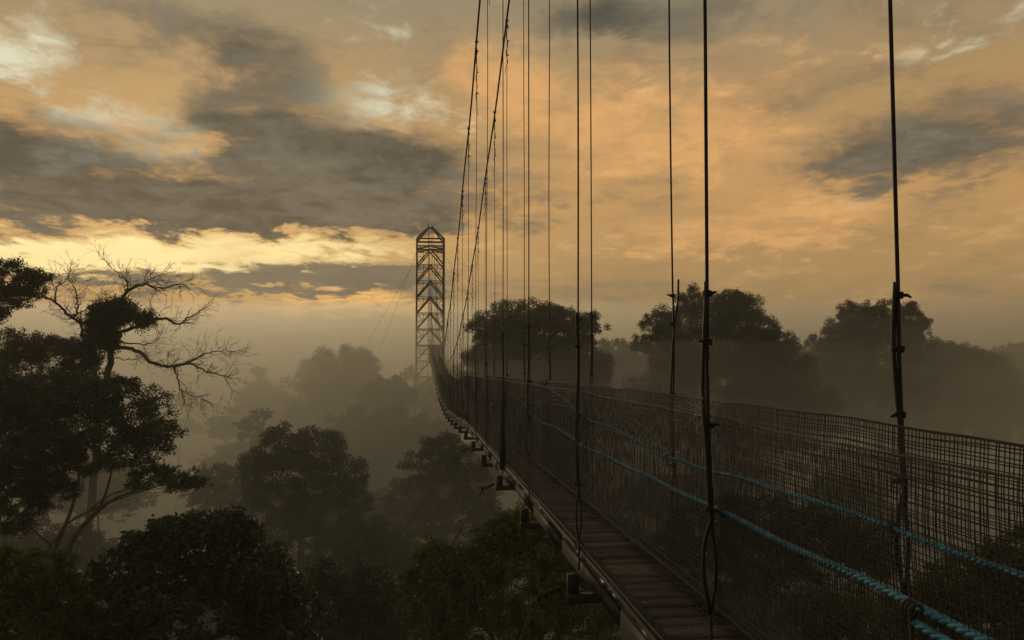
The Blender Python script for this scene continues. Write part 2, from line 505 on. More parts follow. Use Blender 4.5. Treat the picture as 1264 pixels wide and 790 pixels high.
# posts that carry the net where the blue ropes end, and the bracing wire between them
def post(x, d, h, w, label):
    m = MB()
    z = float(deck_z(d))
    m.tube([(x, d, z - .25), (x + .01, d, z + .4), (x - .005, d, z + .9), (x, d, z + h)], [w, w * .95, w * .9, w * .82], 9)
    tag(m.build('net_post', M['timber'], None, True, (x, d, z)), label, 'post', 'posts of the side net')
post(float(XR(13.2)) - .03, 13.35, 1.46, .045, 'dark timber post on the right rail where the upper blue rope ends')
post(float(XR(13.7)) + .10, 13.75, 1.40, .03, 'thinner timber post just behind the end of the upper blue rope')
m = MB()
a = np.array([float(XR(13.35)) - .03, 13.3, float(deck_z(13.3)) + 1.42]); b = np.array([float(XL(16)), 15.8, float(deck_z(15.8)) + .95])
t = np.linspace(0, 1, 14)[:, None]
m.tube(a + (b - a) * t + np.array([0, 0, -.08]) * np.sin(t * math.pi), .007, 5)
tag(m.build('bracing_wire', M['steel'], None, True, a), 'slack dark wire slanting across the walkway from the right rail post', 'wire')

# stay wires from the deck to the forest on the left
def stay(d, dx, dy, label):
    z = float(deck_z(d)) - .30
    a = np.array([float(XL(d)) - .12, d, z])
    k = a + np.array([-.22, .0, -.10])
    e = np.array([a[0] + dx, d + dy, -31.0])
    t = np.linspace(0, 1, 30)[:, None]
    P = np.concatenate([[a], [a + (k - a) * .5 + np.array([0, 0, .02])], k + (e - k) * t])
    root = empty('stay_wire', a, label, 'wire', 'stay wires anchoring the walkway')
    m = MB(); m.tube(P, .0055, 5); m.build('cable', M['steel'], root, True)
    m = MB()
    for q in range(4):
        c = a + (k - a) * (.25 + .25 * q)
        m.box(c + np.array([0, 0, .01]), (.045, .03, .045))
    m.tube([k, k + np.array([-.03, 0, .07]), k + np.array([.03, 0, -.10])], .008, 5)
    m.build('clamps', M['rod'], root)
stay(7.35, -12, 3, 'stay wire with a knotted end, running down left from the lowest block of the deck')
stay(13.8, -16, 4, 'stay wire running down left from the third block of the deck')
stay(20.2, -22, -4, 'stay wire farther along, crossing the hazy treetop below the deck')

# pale cobwebs caught on the net
def cobweb(c, w, h, n, label):
    m = MB()
    for i in range(n):
        a = np.array(c) + np.array([rng.normal(0, w * .3), rng.normal(0, .015), rng.uniform(-h / 2, h / 2)])
        v = np.array([rng.normal(0, .05), rng.normal(0, .05), rng.normal(.0, .05)])
        m.tube([a - v, a + rng.normal(0, .006, 3), a + v], .0011, 3, False)
    o = m.build('cobweb', M['web'], None, False, c)
    tag(o, label, 'cobweb', 'cobwebs on the net')
cobweb(ray(871, 495, 4.05), .05, .16, 60, 'pale torn cobweb clinging to the thickest hanger wire above the net')
cobweb(ray(786, 522, 8.3), .08, .18, 50, 'small pale cobweb caught in the net between the right hanger wires')
cobweb(ray(703, 490, 11.2), .09, .12, 40, 'pale cobweb below the net top left of the third right hanger')

# ------------------------------------------------------------------ tower
TB = np.array([float((XL(121) + XR(121)) / 2) - .12, 121.0, -31.0])
tw = empty('lattice_tower', TB, 'tall steel lattice tower with a peaked top at the far end of the walkway', 'tower')
HW = 2.0
def tp(u, v, z):
    """tower frame: u across, v along the bridge"""
    s = HW * (1.0 if z > -1 else 1 + .16 * (-1 - z) / 30 * 3.0)
    p = ROT @ np.array([u * s, v * s, 0])
    return TB * np.array([1, 1, 0]) + p + np.array([0, 0, z])
ZS = 17.4
for u, v in ((-1, -1), (1, -1), (-1, 1), (1, 1)):
    m = MB(); m.beam(tp(u, v, -31), tp(u, v, -1), .26); m.beam(tp(u, v, -1), tp(u, v, ZS), .24)
    m.build('leg', M['tower'], tw)
levels = list(np.arange(-29, ZS - 1, 2.36)) + [ZS - 1.15]
faces = [((-1, -1), (1, -1)), ((1, -1), (1, 1)), ((1, 1), (-1, 1)), ((-1, 1), (-1, -1))]
for (a, b) in faces:
    m = MB()
    for i, z in enumerate(levels):
        A = tp(*a, z); B = tp(*b, z)
        m.beam(A, B, .11)
        m.beam(tp(*a, z - .22), tp(*b, z - .22), .035)
        if i:
            z0 = levels[i - 1]
            mid = (A + B) / 2
            A0, B0 = tp(*a, z0), tp(*b, z0)
            m.beam(A0, mid, .19); m.beam(B0, mid, .19)
            qa = (A0 + mid) / 2; qb = (B0 + mid) / 2
            m.box(mid, (.28, .28, .2), ROT); m.box(qa, (.18, .18, .18), ROT); m.box(qb, (.18, .18, .18), ROT)
            m.beam(qa, tp(*a, (z0 + z) / 2), .06); m.beam(qb, tp(*b, (z0 + z) / 2), .06)
            m.beam(qa, A, .06); m.beam(qb, B, .06)
            m.beam(qa, qa * np.array([1, 1, 0]) + np.array([0, 0, z]), .06); m.beam(qb, qb * np.array([1, 1, 0]) + np.array([0, 0, z]), .06)
    m.build('bracing', M['tower'], tw)
m = MB()
for (a, b) in faces: m.beam(tp(*a, ZS), tp(*b, ZS), .22); m.beam(tp(*a, ZS - .45), tp(*b, ZS - .45), .12)
for u, v in ((-1, -1), (1, -1), (-1, 1), (1, 1)):
    m.beam(tp(u, v, ZS), tp(u * .18, v * .18, 19.25), .2)
for a, b in (((-.18, -.18), (.18, -.18)), ((.18, .18), (-.18, .18)), ((-.18, -.18), (-.18, .18)), ((.18, .18), (.18, -.18))):
    m.beam(tp(*a, 19.25), tp(*b, 19.25), .18)
for s in (-.13, .13):
    m.beam(tp(s, -.1, 19.2), tp(s, -.1, 19.65), .16)
m.build('peaked_top', M['tower'], tw)
m = MB()
for s in (-.13, .13): m.beam(tp(s, .1, -29), tp(s, .1, 19.2), .07)
for z in np.arange(-29, 19, .45): m.beam(tp(-.13, .1, z), tp(.13, .1, z), .04)
m.build('ladder', M['tower'], tw)
m = MB()
m.box(tp(0, -.45, .35), (3.3, 2.0, .14), ROT)
for u in (-.8, -.4, 0, .4, .8): m.beam(tp(u, -.98, .4), tp(u, -.98, 1.5), .07)
m.beam(tp(-.85, -.98, 1.5), tp(.85, -.98, 1.5), .08); m.beam(tp(-.85, -.98, .95), tp(.85, -.98, .95), .06)
m.build('landing', M['tower'], tw)
m = MB()
m.box(tp(.45, -.55, 1.05), (1.9, 1.0, 1.25), ROT)
m.box(tp(.45, -.55, 1.72), (2.1, 1.2, .08), ROT)
m.build('cabin', M['timber'], tw)
def guy(a, e, label):
    m = MB(); t = np.linspace(0, 1, 16)[:, None]
    m.tube(a + (e - a) * t + np.array([0, 0, -.5]) * np.sin(t * math.pi), .017, 5)
    tag(m.build('guy_wire', M['steel'], None, True, a), label, 'wire', 'guy wires of the tower')
guy(tp(-1, -1, 15.6), ray(395, 620, 112), 'thin guy wire slanting down left from the tower into the mist')
guy(tp(-1, 1, 15.0), ray(345, 600, 128), 'fainter guy wire behind the first, left of the tower')
guy(tp(1, -1, 15.2), ray(660, 500, 112), 'thin guy wire slanting down right from the tower behind the hangers')

# ------------------------------------------------------------------ trees
GZ = -31.0
def leaves(m, C, L, W, six=False, up=.6, droop=0.0):
    n = len(C)
    nrm = rng.normal(0, 1, (n, 3)); nrm[:, 2] = np.abs(nrm[:, 2]) * (1 + up); nrm /= np.linalg.norm(nrm, axis=1, keepdims=True)
    ax = rng.normal(0, 1, (n, 3)); ax[:, 2] -= droop
    ax -= nrm * (ax * nrm).sum(1, keepdims=True); ax /= np.linalg.norm(ax, axis=1, keepdims=True)
    sd = np.cross(nrm, ax)
    l = (L * rng.uniform(.45, 1.4, n))[:, None]; w = (W * rng.uniform(.7, 1.2, n))[:, None]
    b = C - ax * l / 2; t = C + ax * l / 2 - nrm * l * .12
    if six:
        r1 = C - ax * l * .22 + sd * w * .42 + nrm * w * .18; r2 = C + ax * l * .15 + sd * w * .45 + nrm * w * .18
        l1 = C - ax * l * .22 - sd * w * .42 + nrm * w * .18; l2 = C + ax * l * .15 - sd * w * .45 + nrm * w * .18
        V = np.stack([b, r1, r2, t, l2, l1], 1).reshape(-1, 3)
        base = np.arange(n)[:, None] * 6
        m.block(V, np.concatenate([base + np.array([0, 1, 2, 3]), base + np.array([0, 3, 4, 5])]))
    else:
        r = C + sd * w / 2 + nrm * w * .15; q = C - sd * w / 2 + nrm * w * .15
        V = np.stack([b, r, t, q], 1).reshape(-1, 3)
        m.block(V, np.arange(n * 4).reshape(-1, 4))

def clump_points(c, R, n, gap, seed, shell=.5, low=.35):
    """cluster centres in an ellipsoid: lumpy outline, holes, few underneath"""
    out = []
    v = rng.normal(0, 1, (int(n * 2.6), 3)); v /= np.linalg.norm(v, axis=1, keepdims=True)
    rad = shell + (1 - shell) * rng.uniform(0, 1, len(v)) ** .6
    lump = 1 + .30 * wob(v, 2.6, seed) + .14 * wob(v, 6.5, seed + 4)
    p = v * rad[:, None] * lump[:, None]
    keep = (p[:, 2] > -.35) | (rng.uniform(0, 1, len(v)) < low)
    hole = wob(p * np.array(R) / max(R), 4.2, seed * 1.7) > gap
    p = p[keep & hole][:n]
    return np.asarray(c) + p * np.asarray(R)

def tree(name, label, clumps, d, leafm, leaf=.2, cov=4.6, lp=15, barkm='bark', base=None, fork=None, tr=.35, gap=-.28, six=False, tf=.29, group=None, depth=.8, droop=0.0, seed=None, cat='tree', twigs=.3, ratio=.5, spread=.3, flat=.62):
    gap = gap - .14 - (.22 if d > 70 and gap < -.15 else 0)
    if d > 70: leaf *= .72
    seed = seed if seed is not None else float(rng.uniform(0, 50))
    S = d / 1000.0
    cl = []
    for (x, y, rx, ry) in clumps:
        dd = d + rng.uniform(-1, 1) * rx * S * spread
        cl.append((ray(x, y, dd), np.array([rx * S, rx * S * depth, ry * S])))
    if d > 70 and len(cl) > 4:
        flat = .85
        cs = np.array([c for c, R in cl]); Rs = np.array([R for c, R in cl])
        lo, hi = (cs - Rs).min(0), (cs + Rs).max(0)
        body = (lo + hi) / 2; ext = (hi - lo) / 2
        cl.append((body - np.array([0, 0, .12 * ext[2]]), ext * np.array([.78, .7, .72])))
        cl.append((body - np.array([0, 0, .75 * ext[2]]), ext * np.array([.8, .7, .75])))
    area = np.array([a[1][0] * a[1][2] for a in cl]); area /= area.sum()
    cen = sum(c[0] * w for c, w in zip(cl, area))
    if base is None: bp = np.array([cen[0] + rng.uniform(-1, 1), d, GZ])
    else: b_ = ray(base[0], base[1], d); bp = np.array([b_[0], d, GZ])
    low = min(c[0][2] - c[1][2] for c in cl)
    fk = ray(fork[0], fork[1], d) if fork is not None else np.array([cen[0] * .8 + bp[0] * .2, d, low - .1 * (low - GZ)])
    root = empty(name, bp, label, cat, group)
    mt, ml = MB(), MB()
    mid = (bp + fk) / 2 + np.array([rng.uniform(-.4, .4), 0, 0])
    P = bez(bp, mid, fk, 10)
    mt.tube(P, np.linspace(tr, tr * .62, 10), 9)
    nodes = [(fk, tr * .6)]
    order = sorted(range(len(cl)), key=lambda q: np.linalg.norm(cl[q][0] - fk))
    for q in order:
        c, R = cl[q]
        tip = c + np.array([0, 0, R[2] * .25])
        best = min(nodes, key=lambda nd: np.linalg.norm(nd[0] - tip) + (8 if nd[0][2] > tip[2] - .2 * np.linalg.norm(nd[0] - tip) else 0) + .25 * np.linalg.norm(nd[0] - fk))
        st, r0 = best
        ln = np.linalg.norm(tip - st)
        ctl = (st + tip) / 2 + rng.normal(0, .10, 3) * ln + np.array([0, 0, .06 * ln])
        L = bez(st, ctl, tip, 10) + np.concatenate([np.zeros((1, 3)), rng.normal(0, .02, (9, 3)) * ln * .5])
        rr = np.linspace(r0 * .75, max(r0 * .28, tr * .06), 10)
        mt.tube(L, rr, 7)
        nodes += [(L[3], rr[3]), (L[6], rr[6]), (L[8], rr[8])]
        rt = min(tf * math.sqrt(R[0] * R[2]), .011 * d)
        n = min(int(cov * R[0] * R[2] / rt ** 2), 160)
        pts = clump_points(c, R, n, gap, seed, low=1.0 if d > 70 else .4)
        seed += 3.3
        for p in pts[rng.uniform(0, 1, len(pts)) < twigs]:
            s0 = L[rng.integers(3, 10)]
            cc = (s0 + p) / 2 + np.array([0, 0, -.06 * np.linalg.norm(p - s0)]) + rng.normal(0, .06, 3) * np.linalg.norm(p - s0)
            mt.tube(bez(s0, cc, p, 5), np.linspace(tr * .07, tr * .02, 5), 4, False)
        per = int(np.clip((lp + (9 if d > 70 else 0)) * (rt / leaf) ** 2, 10, 340 if d > 70 else 190))
        C = []
        for p in pts:
            k = rng.uniform(.55, 1.35)
            nn = max(int(per * k * k), 6)
            v = rng.normal(0, 1, (nn, 3)); v /= np.linalg.norm(v, axis=1, keepdims=True)
            v *= (rng.uniform(0, 1, nn) ** .45)[:, None] * rt * k
            v[:, 2] *= flat
            v[:, 2] -= .25 * (v[:, 0] ** 2 + v[:, 1] ** 2) / (rt * k)
            v += rng.normal(0, rt * .10, (nn, 3))
            C.append(p + v)
        if C:
            leaves(ml, np.concatenate(C), leaf, leaf * ratio, six, droop=droop)
    mt.build('trunk', M[barkm], root, True)
    ml.build('crown', M[leafm], root)
    return root

# --- left group
tree('rainforest_tree', 'dark umbrella-shaped treetop hung with epiphytes at the upper left edge',
     [(8, 340, 42, 22), (44, 347, 22, 17), (-40, 350, 40, 28), (2, 372, 30, 22), (30, 362, 26, 12), (-30, 385, 40, 20)], 44, 'epiphyte', 0.13, base=(-60, 700), fork=(-45, 430), gap=-.35, tr=.3)
tree('rainforest_tree', 'grey-green spreading tree behind the bare tree on the left, flat layered top',
     [(18, 428, 48, 20), (68, 432, 34, 20), (100, 448, 26, 18), (40, 462, 66, 34), (-20, 450, 40, 34), (20, 500, 60, 30), (85, 480, 40, 24)], 52, 'leaf_olive', 0.15, base=(40, 800), fork=(40, 520), gap=-.4, tr=.35)
tree('rainforest_tree', 'broad dense leafy tree on two pale leaning stems at middle left',
     [(45, 500, 55, 34), (105, 490, 48, 30), (160, 500, 42, 32), (195, 535, 32, 30), (110, 535, 60, 36), (50, 550, 60, 40), (165, 565, 40, 26), (-10, 530, 50, 60), (90, 575, 40, 24), (200, 590, 38, 16), (238, 597, 22, 10), (20, 600, 44, 26), (132, 480, 30, 20), (10, 592, 50, 34), (62, 606, 36, 20), (14, 636, 44, 24), (-10, 480, 50, 40)],
     34, 'leaf_dark', 0.13, barkm='pale_bark', base=(55, 760), fork=(62, 672), gap=-.22, tr=.13, twigs=.25)
# leaning second stem
m = MB()
P = resample([ray(48, 790, 34), ray(84, 678, 34), ray(122, 630, 34), ray(150, 612, 34.2), ray(185, 600, 34)], 20)
m.tube(P, np.linspace(.13, .04, 20), 8)
P2 = resample([ray(122, 630, 34), ray(132, 605, 34), ray(138, 580, 34)], 8); m.tube(P2, np.linspace(.07, .03, 8), 7)
P3 = resample([ray(62, 690, 34), ray(84, 640, 34), ray(96, 600, 34), ray(100, 560, 34)], 12); m.tube(P3, np.linspace(.1, .03, 12), 7)
m.build('leaning_stem', M['pale_bark'], [o for o in COL.objects if o.get('label', '').startswith('broad dense leafy tree on two')][0], True)

tree('rainforest_tree', 'shaggy dark broad-leaved treetop with glinting leaves in the lower left corner area',
     [(250, 672, 62, 42), (190, 705, 70, 44), (310, 715, 62, 46), (140, 760, 80, 44), (240, 760, 100, 60), (340, 770, 60, 46), (90, 800, 70, 40), (215, 660, 30, 22), (285, 655, 34, 24), (180, 672, 16, 16)],
     20, 'leaf_dark', 0.19, base=(235, 900), fork=(235, 830), gap=-.55, six=True, droop=.6, tr=.3, twigs=.06, ratio=.42, cov=6, lp=18)
tree('rainforest_tree', 'yellow-green fine-leaved treetop in the bottom left corner',
     [(15, 715, 40, 30), (60, 705, 34, 26), (-25, 740, 60, 50), (40, 760, 62, 50), (85, 730, 22, 20), (0, 690, 24, 18)], 19, 'leaf_bright', 0.10, cov=7, lp=18, base=(20, 900), fork=(20, 830), gap=-.45, tr=.2, twigs=.05)
tree('rainforest_tree', 'rounded two-headed tree in the left centre, leaves dark against pale mist',
     [(345, 552, 34, 28), (395, 556, 32, 30), (318, 580, 30, 24), (360, 590, 56, 32), (425, 590, 32, 28), (330, 622, 44, 26), (400, 630, 52, 32), (440, 618, 20, 20), (372, 540, 12, 12), (360, 665, 60, 30)],
     50, 'leaf_dark', 0.18, base=(372, 800), fork=(372, 670), gap=-.3, tr=.35)
tree('rainforest_tree', 'small paler crown tucked left of the two-headed tree',
     [(268, 592, 30, 20), (244, 600, 22, 16), (290, 610, 24, 18), (262, 620, 34, 18)], 56, 'leaf_olive', 0.17, fork=(268, 640), gap=-.3, tr=.25)
tree('rainforest_tree', 'hazy feathery tree beneath the sagging deck, right of the two-headed tree',
     [(545, 560, 34, 22), (520, 590, 32, 24), (570, 585, 34, 26), (505, 630, 36, 28), (560, 630, 50, 30), (480, 665, 34, 26), (535, 680, 52, 34), (600, 650, 34, 28), (552, 545, 16, 12)],
     52, 'leaf_olive', 0.18, fork=(540, 720), gap=-.3, tr=.35)
tree('vine_draped_tree', 'vine-draped yellow-green treetop under the near deck at bottom centre',
     [(640, 665, 44, 34), (600, 690, 46, 34), (560, 705, 34, 34), (535, 690, 26, 22), (690, 690, 44, 40), (640, 730, 80, 54), (545, 745, 46, 48), (720, 750, 50, 50), (625, 650, 26, 18), (670, 655, 24, 18), (600, 780, 90, 44), (510, 720, 16, 22)],
     22, 'leaf_bright', 0.10, cov=7, lp=18, base=(640, 900), fork=(640, 830), gap=-.42, droop=.9, tr=.25, twigs=.05)
vd = [o for o in COL.objects if o.name.startswith('vine_draped_tree')][0]
m = MB(); ml = MB()
for i in range(46):
    x = rng.uniform(505, 750); y = rng.uniform(690, 740)
    p = ray(x, y, 20.6 + rng.uniform(-.8, .6)); L = rng.uniform(1.2, 3.2)
    P = np.stack([p[0] + .06 * np.sin(np.linspace(0, 3, 8) + i), np.full(8, p[1]), p[2] - np.linspace(0, L, 8)], 1)
    m.tube(P, .008, 4, False)
    C = P[rng.integers(0, 8, 26)] + rng.normal(0, .06, (26, 3)); C[:, 2] += rng.uniform(-L / 14, L / 14, 26)
    leaves(ml, C, .09, .05, droop=1.5)
m.build('hanging_vines', M['bark'], vd); ml.build('vine_leaves', M['leaf_bright'], vd)
m = MB(); m.tube(resample([ray(640, 795, 19), ray(648, 772, 19), ray(653, 758, 19)], 6), np.linspace(.03, .014, 6), 6); m.build('dead_branch', M['pale_bark'], vd, True)
tree('rainforest_tree', 'dim dark crown at the bottom edge between the shaggy treetop and the draped one',
     [(430, 720, 48, 30), (390, 745, 50, 34), (470, 750, 44, 34), (430, 780, 80, 40)], 32, 'leaf_dark', 0.14, fork=(430, 830), gap=-.4, tr=.3)
tree('rainforest_tree', 'light green treetop behind the right net at the lower right corner',
     [(1200, 720, 60, 34), (1260, 700, 50, 40), (1150, 760, 50, 36), (1230, 770, 80, 46), (1080, 770, 60, 34), (1010, 760, 44, 30)], 19, 'leaf_bright', 0.10, cov=7, lp=18, base=(1200, 900), fork=(1190, 830), gap=-.42, tr=.22, twigs=.05)
tree('rainforest_tree', 'dark treetop behind the right net, below the broad misty tree',
     [(880, 650, 60, 34), (940, 640, 60, 34), (1010, 660, 60, 34), (830, 690, 50, 34), (950, 700, 90, 46), (1060, 690, 50, 34)], 34, 'leaf_olive', 0.14, fork=(940, 780), gap=-.4, tr=.3)

tree('rainforest_tree', 'low dim crown in mist under the pale leaning stems at the left edge',
     [(30, 660, 46, 24), (95, 672, 36, 22), (-20, 680, 50, 34), (60, 700, 70, 34), (140, 690, 30, 22)], 46, 'leaf_olive', 0.16, fork=(50, 760), gap=-.3, tr=.3)
tree('rainforest_tree', 'dim reddish-brown mist-covered crown in the hollow right of the two-headed tree',
     [(450, 670, 44, 28), (500, 690, 40, 28), (420, 690, 46, 30), (470, 715, 60, 36)], 44, 'leaf_dark', 0.16, fork=(460, 780), gap=-.3, tr=.3)

# --- bare tree
bt = empty('bare_tree', np.array([*ray(132, 640, 46)[:2], GZ]), 'leafless tree with crooked spreading branches and a bushy clump at mid-trunk, left', 'tree')
mt = MB()
DB = 46
def limb(px, r0, r1, n=None, twig=1.0, droop=0.0, jit=.6):
    off = np.linspace(0, rng.uniform(-2.0, 2.0), len(px))
    pts = [ray(x, y, DB + o) for (x, y), o in zip(px, off)]
    P = resample(pts, n or len(px) * 6)
    P[1:-1] += rng.normal(0, .035, (len(P) - 2, 3))
    mt.tube(P, np.linspace(r0, r1, len(P)), 7)
    # side twigs
    L = np.linalg.norm(np.diff(P, axis=0), axis=1).sum()
    for k in range(int(L * 3.6 * twig)):
        i = int(rng.uniform(.25, 1) * (len(P) - 1)); i = min(i, len(P) - 2)
        t = P[i + 1] - P[i]; t /= np.linalg.norm(t)
        spray(P[i], t, rng.uniform(.5, 1.25), max(.011, r0 * .16), 3, droop)
    for k in range(4):
        t = P[-1] - P[-3]; t /= np.linalg.norm(t)
        spray(P[-1], t, rng.uniform(.7, 1.3), max(.011, r1 * .7), 3, droop, .5)
def spray(p, t, L, r, lev, droop=0.0, side=1.0):
    v = t * 1.1 + rng.normal(0, .6, 3) * side; v[0] += .12; v[2] += .17 - droop
    v /= np.linalg.norm(v)
    n = 5
    P = [p]
    for i in range(n - 1):
        v = v + rng.normal(0, .22, 3); v /= np.linalg.norm(v)
        P.append(P[-1] + v * L / (n - 1))
    P = np.array(P)
    mt.tube(P, np.linspace(r, r * .45, n), 4, False)
    if lev > 1:
        for k in range(3 if lev == 3 else 2):
            i = rng.integers(1, n)
            spray(P[i], v, L * rng.uniform(.45, .75), max(r * .55, .008), lev - 1, droop)
limb([(96, 1110), (104, 760), (120, 540), (132, 470), (138, 428), (137, 404)], .24, .16, twig=0)
limb([(137, 404), (148, 377), (157, 361), (178, 351), (196, 356), (219, 351)], .13, .03)
limb([(157, 361), (158, 350), (150, 342), (139, 332)], .05, .02)
limb([(178, 351), (186, 345), (196, 340)], .03, .015)
limb([(140, 412), (173, 402), (200, 393), (219, 400), (232, 392), (243, 386)], .12, .025)
limb([(140, 428), (166, 432), (189, 448), (210, 453), (235, 449), (252, 457), (276, 464)], .12, .025)
limb([(214, 453), (240, 444), (262, 434), (280, 433)], .06, .015)
limb([(214, 453), (219, 466), (222, 480), (227, 494)], .06, .015, droop=.7)
limb([(222, 480), (236, 488), (250, 493)], .03, .012, droop=.5)
limb([(137, 408), (109, 401), (87, 391), (68, 373), (48, 366), (20, 372)], .11, .035)
limb([(92, 394), (96, 378), (94, 360), (84, 343)], .06, .015)
limb([(87, 391), (110, 380), (122, 370)], .05, .015)
limb([(68, 373), (70, 356), (82, 345)], .04, .015)
limb([(134, 420), (112, 418), (92, 420)], .05, .02)
limb([(136, 440), (160, 444), (178, 440)], .035, .012)
limb([(142, 420), (180, 425), (196, 418)], .05, .012)
limb([(128, 520), (112, 440), (104, 420), (100, 402)], .14, .06, twig=.4)
mt.build('trunk', M['bark'], bt, True)
ml = MB()
for (x, y, rx, ry, n) in [(136, 389, 24, 15, 300), (124, 402, 15, 15, 150), (152, 384, 13, 10, 100), (134, 418, 11, 18, 160), (178, 395, 11, 7, 80), (112, 428, 10, 22, 110)]:
    c = ray(x, y, DB); S = DB / 1000
    pts = clump_points(c, (rx * S, rx * S, ry * S), int(n * 1.5), -.6, x * .1)
    C = np.repeat(pts, 13, axis=0) + rng.normal(0, .16, (len(pts) * 13, 3)) * np.array([1, 1, 1.4])
    leaves(ml, C, .22, .07, droop=1.6)
ml.build('epiphytes', M['epiphyte'], bt)

# --- far trees in the mist
tree('rainforest_tree', 'large round-topped tree far off in mist, left of the tower',
     [(424, 452, 42, 24), (392, 466, 22, 24), (448, 458, 22, 22), (420, 480, 54, 34), (400, 500, 50, 30), (440, 500, 50, 30)], 126, 'leaf_far', 0.36, gap=-.5, tr=.6)
tree('rainforest_tree', 'spreading flat-topped tree in mist just left of the tower foot',
     [(478, 474, 24, 10), (462, 484, 18, 9), (496, 487, 20, 9), (478, 492, 34, 16), (476, 515, 40, 20)], 106, 'leaf_far', 0.28, gap=-.35, tr=.4)
tree('rainforest_tree', 'wide low canopy tree in mist below the flat-topped one',
     [(440, 530, 44, 22), (490, 526, 44, 20), (530, 540, 34, 22), (420, 560, 50, 30), (480, 565, 66, 36), (530, 575, 40, 28)], 92, 'leaf_far', 0.28, gap=-.5, tr=.5)
tree('rainforest_tree', 'ghostly thin tree nearly lost in mist, right of the bare branches',
     [(320, 458, 9, 8), (318, 485, 20, 14), (338, 492, 22, 14), (305, 500, 22, 14), (325, 515, 40, 20)], 150, 'leaf_far', 0.4, gap=-.3, tr=.4)
tree('rainforest_tree', 'faint leaning sprig of a tree in mist above the two-headed tree',
     [(322, 512, 14, 7), (308, 523, 16, 8), (316, 540, 24, 12)], 84, 'leaf_far', 0.28, gap=-.2, tr=.3)
tree('rainforest_tree', 'great dome-crowned tree with holes of sky, behind the hanger wires right of the tower',
     [(650, 388, 46, 18), (612, 402, 32, 17), (600, 424, 22, 15), (690, 394, 36, 17), (722, 408, 24, 20), (640, 410, 40, 16), (690, 418, 40, 16), (650, 440, 66, 22), (600, 450, 36, 26), (710, 440, 36, 24), (660, 475, 90, 34), (610, 490, 50, 40), (725, 470, 30, 34)],
     80, 'leaf_dark', 0.25, base=(660, 700), fork=(660, 520), gap=-.12, tr=.6)
tree('rainforest_tree', 'hazy bushy tree filling the gap between the dome-crowned tree and the broad one',
     [(758, 432, 26, 14), (780, 440, 24, 14), (745, 455, 40, 20), (785, 465, 50, 24), (760, 490, 70, 30)], 116, 'leaf_far', 0.34, gap=-.4, tr=.5)
tree('rainforest_tree', 'broad layered tree with ragged crown, right of centre behind the net',
     [(862, 374, 32, 18), (905, 378, 36, 20), (815, 398, 26, 14), (850, 400, 48, 20), (925, 405, 40, 24), (955, 425, 30, 20), (800, 424, 26, 12), (880, 430, 66, 26), (830, 440, 40, 20), (960, 455, 44, 28), (900, 465, 90, 34), (985, 480, 40, 26), (830, 475, 50, 30), (940, 505, 90, 34), (1010, 505, 30, 24)],
     82, 'leaf_dark', 0.25, base=(900, 720), fork=(900, 540), gap=-.25, tr=.6)
tree('rainforest_tree', 'square-shouldered misty tree near the right side, rising over a low mound',
     [(1060, 388, 26, 16), (1095, 386, 26, 14), (1125, 392, 20, 18), (1085, 405, 48, 18), (1040, 410, 24, 18), (1130, 410, 18, 14), (1080, 432, 58, 24), (1040, 445, 46, 24), (1090, 465, 76, 34), (1020, 470, 40, 30), (1010, 425, 16, 10)],
     98, 'leaf_far', 0.28, base=(1085, 720), fork=(1085, 520), gap=-.32, tr=.6)
tree('rainforest_tree', 'smooth mound-like tree in mist at the right edge',
     [(1160, 440, 40, 20), (1190, 446, 36, 20), (1140, 460, 50, 26), (1215, 465, 40, 24), (1180, 480, 70, 34), (1120, 500, 70, 36), (1240, 500, 60, 36)], 108, 'leaf_far', 0.3, gap=-.7, tr=.5)
tree('rainforest_tree', 'feathery pale treetop in the far distance at the right frame edge',
     [(1248, 432, 20, 8), (1262, 440, 20, 12), (1225, 438, 12, 6), (1245, 450, 34, 14), (1290, 440, 34, 20)], 140, 'leaf_far', 0.36, gap=-.25, tr=.5)
tree('rainforest_tree', 'distant pale tree between the broad tree and the square-shouldered one',
     [(996, 432, 14, 8), (1012, 438, 16, 9), (990, 450, 28, 14), (1010, 460, 36, 20)], 138, 'leaf_far', 0.36, gap=-.3, tr=.4)
tree('rainforest_tree', 'low hazy canopy tree straight behind the tower foot',
     [(560, 470, 30, 16), (590, 462, 30, 18), (540, 486, 40, 18), (580, 490, 50, 26), (505, 462, 12, 10)], 136, 'leaf_far', 0.4, gap=-.4, tr=.5)

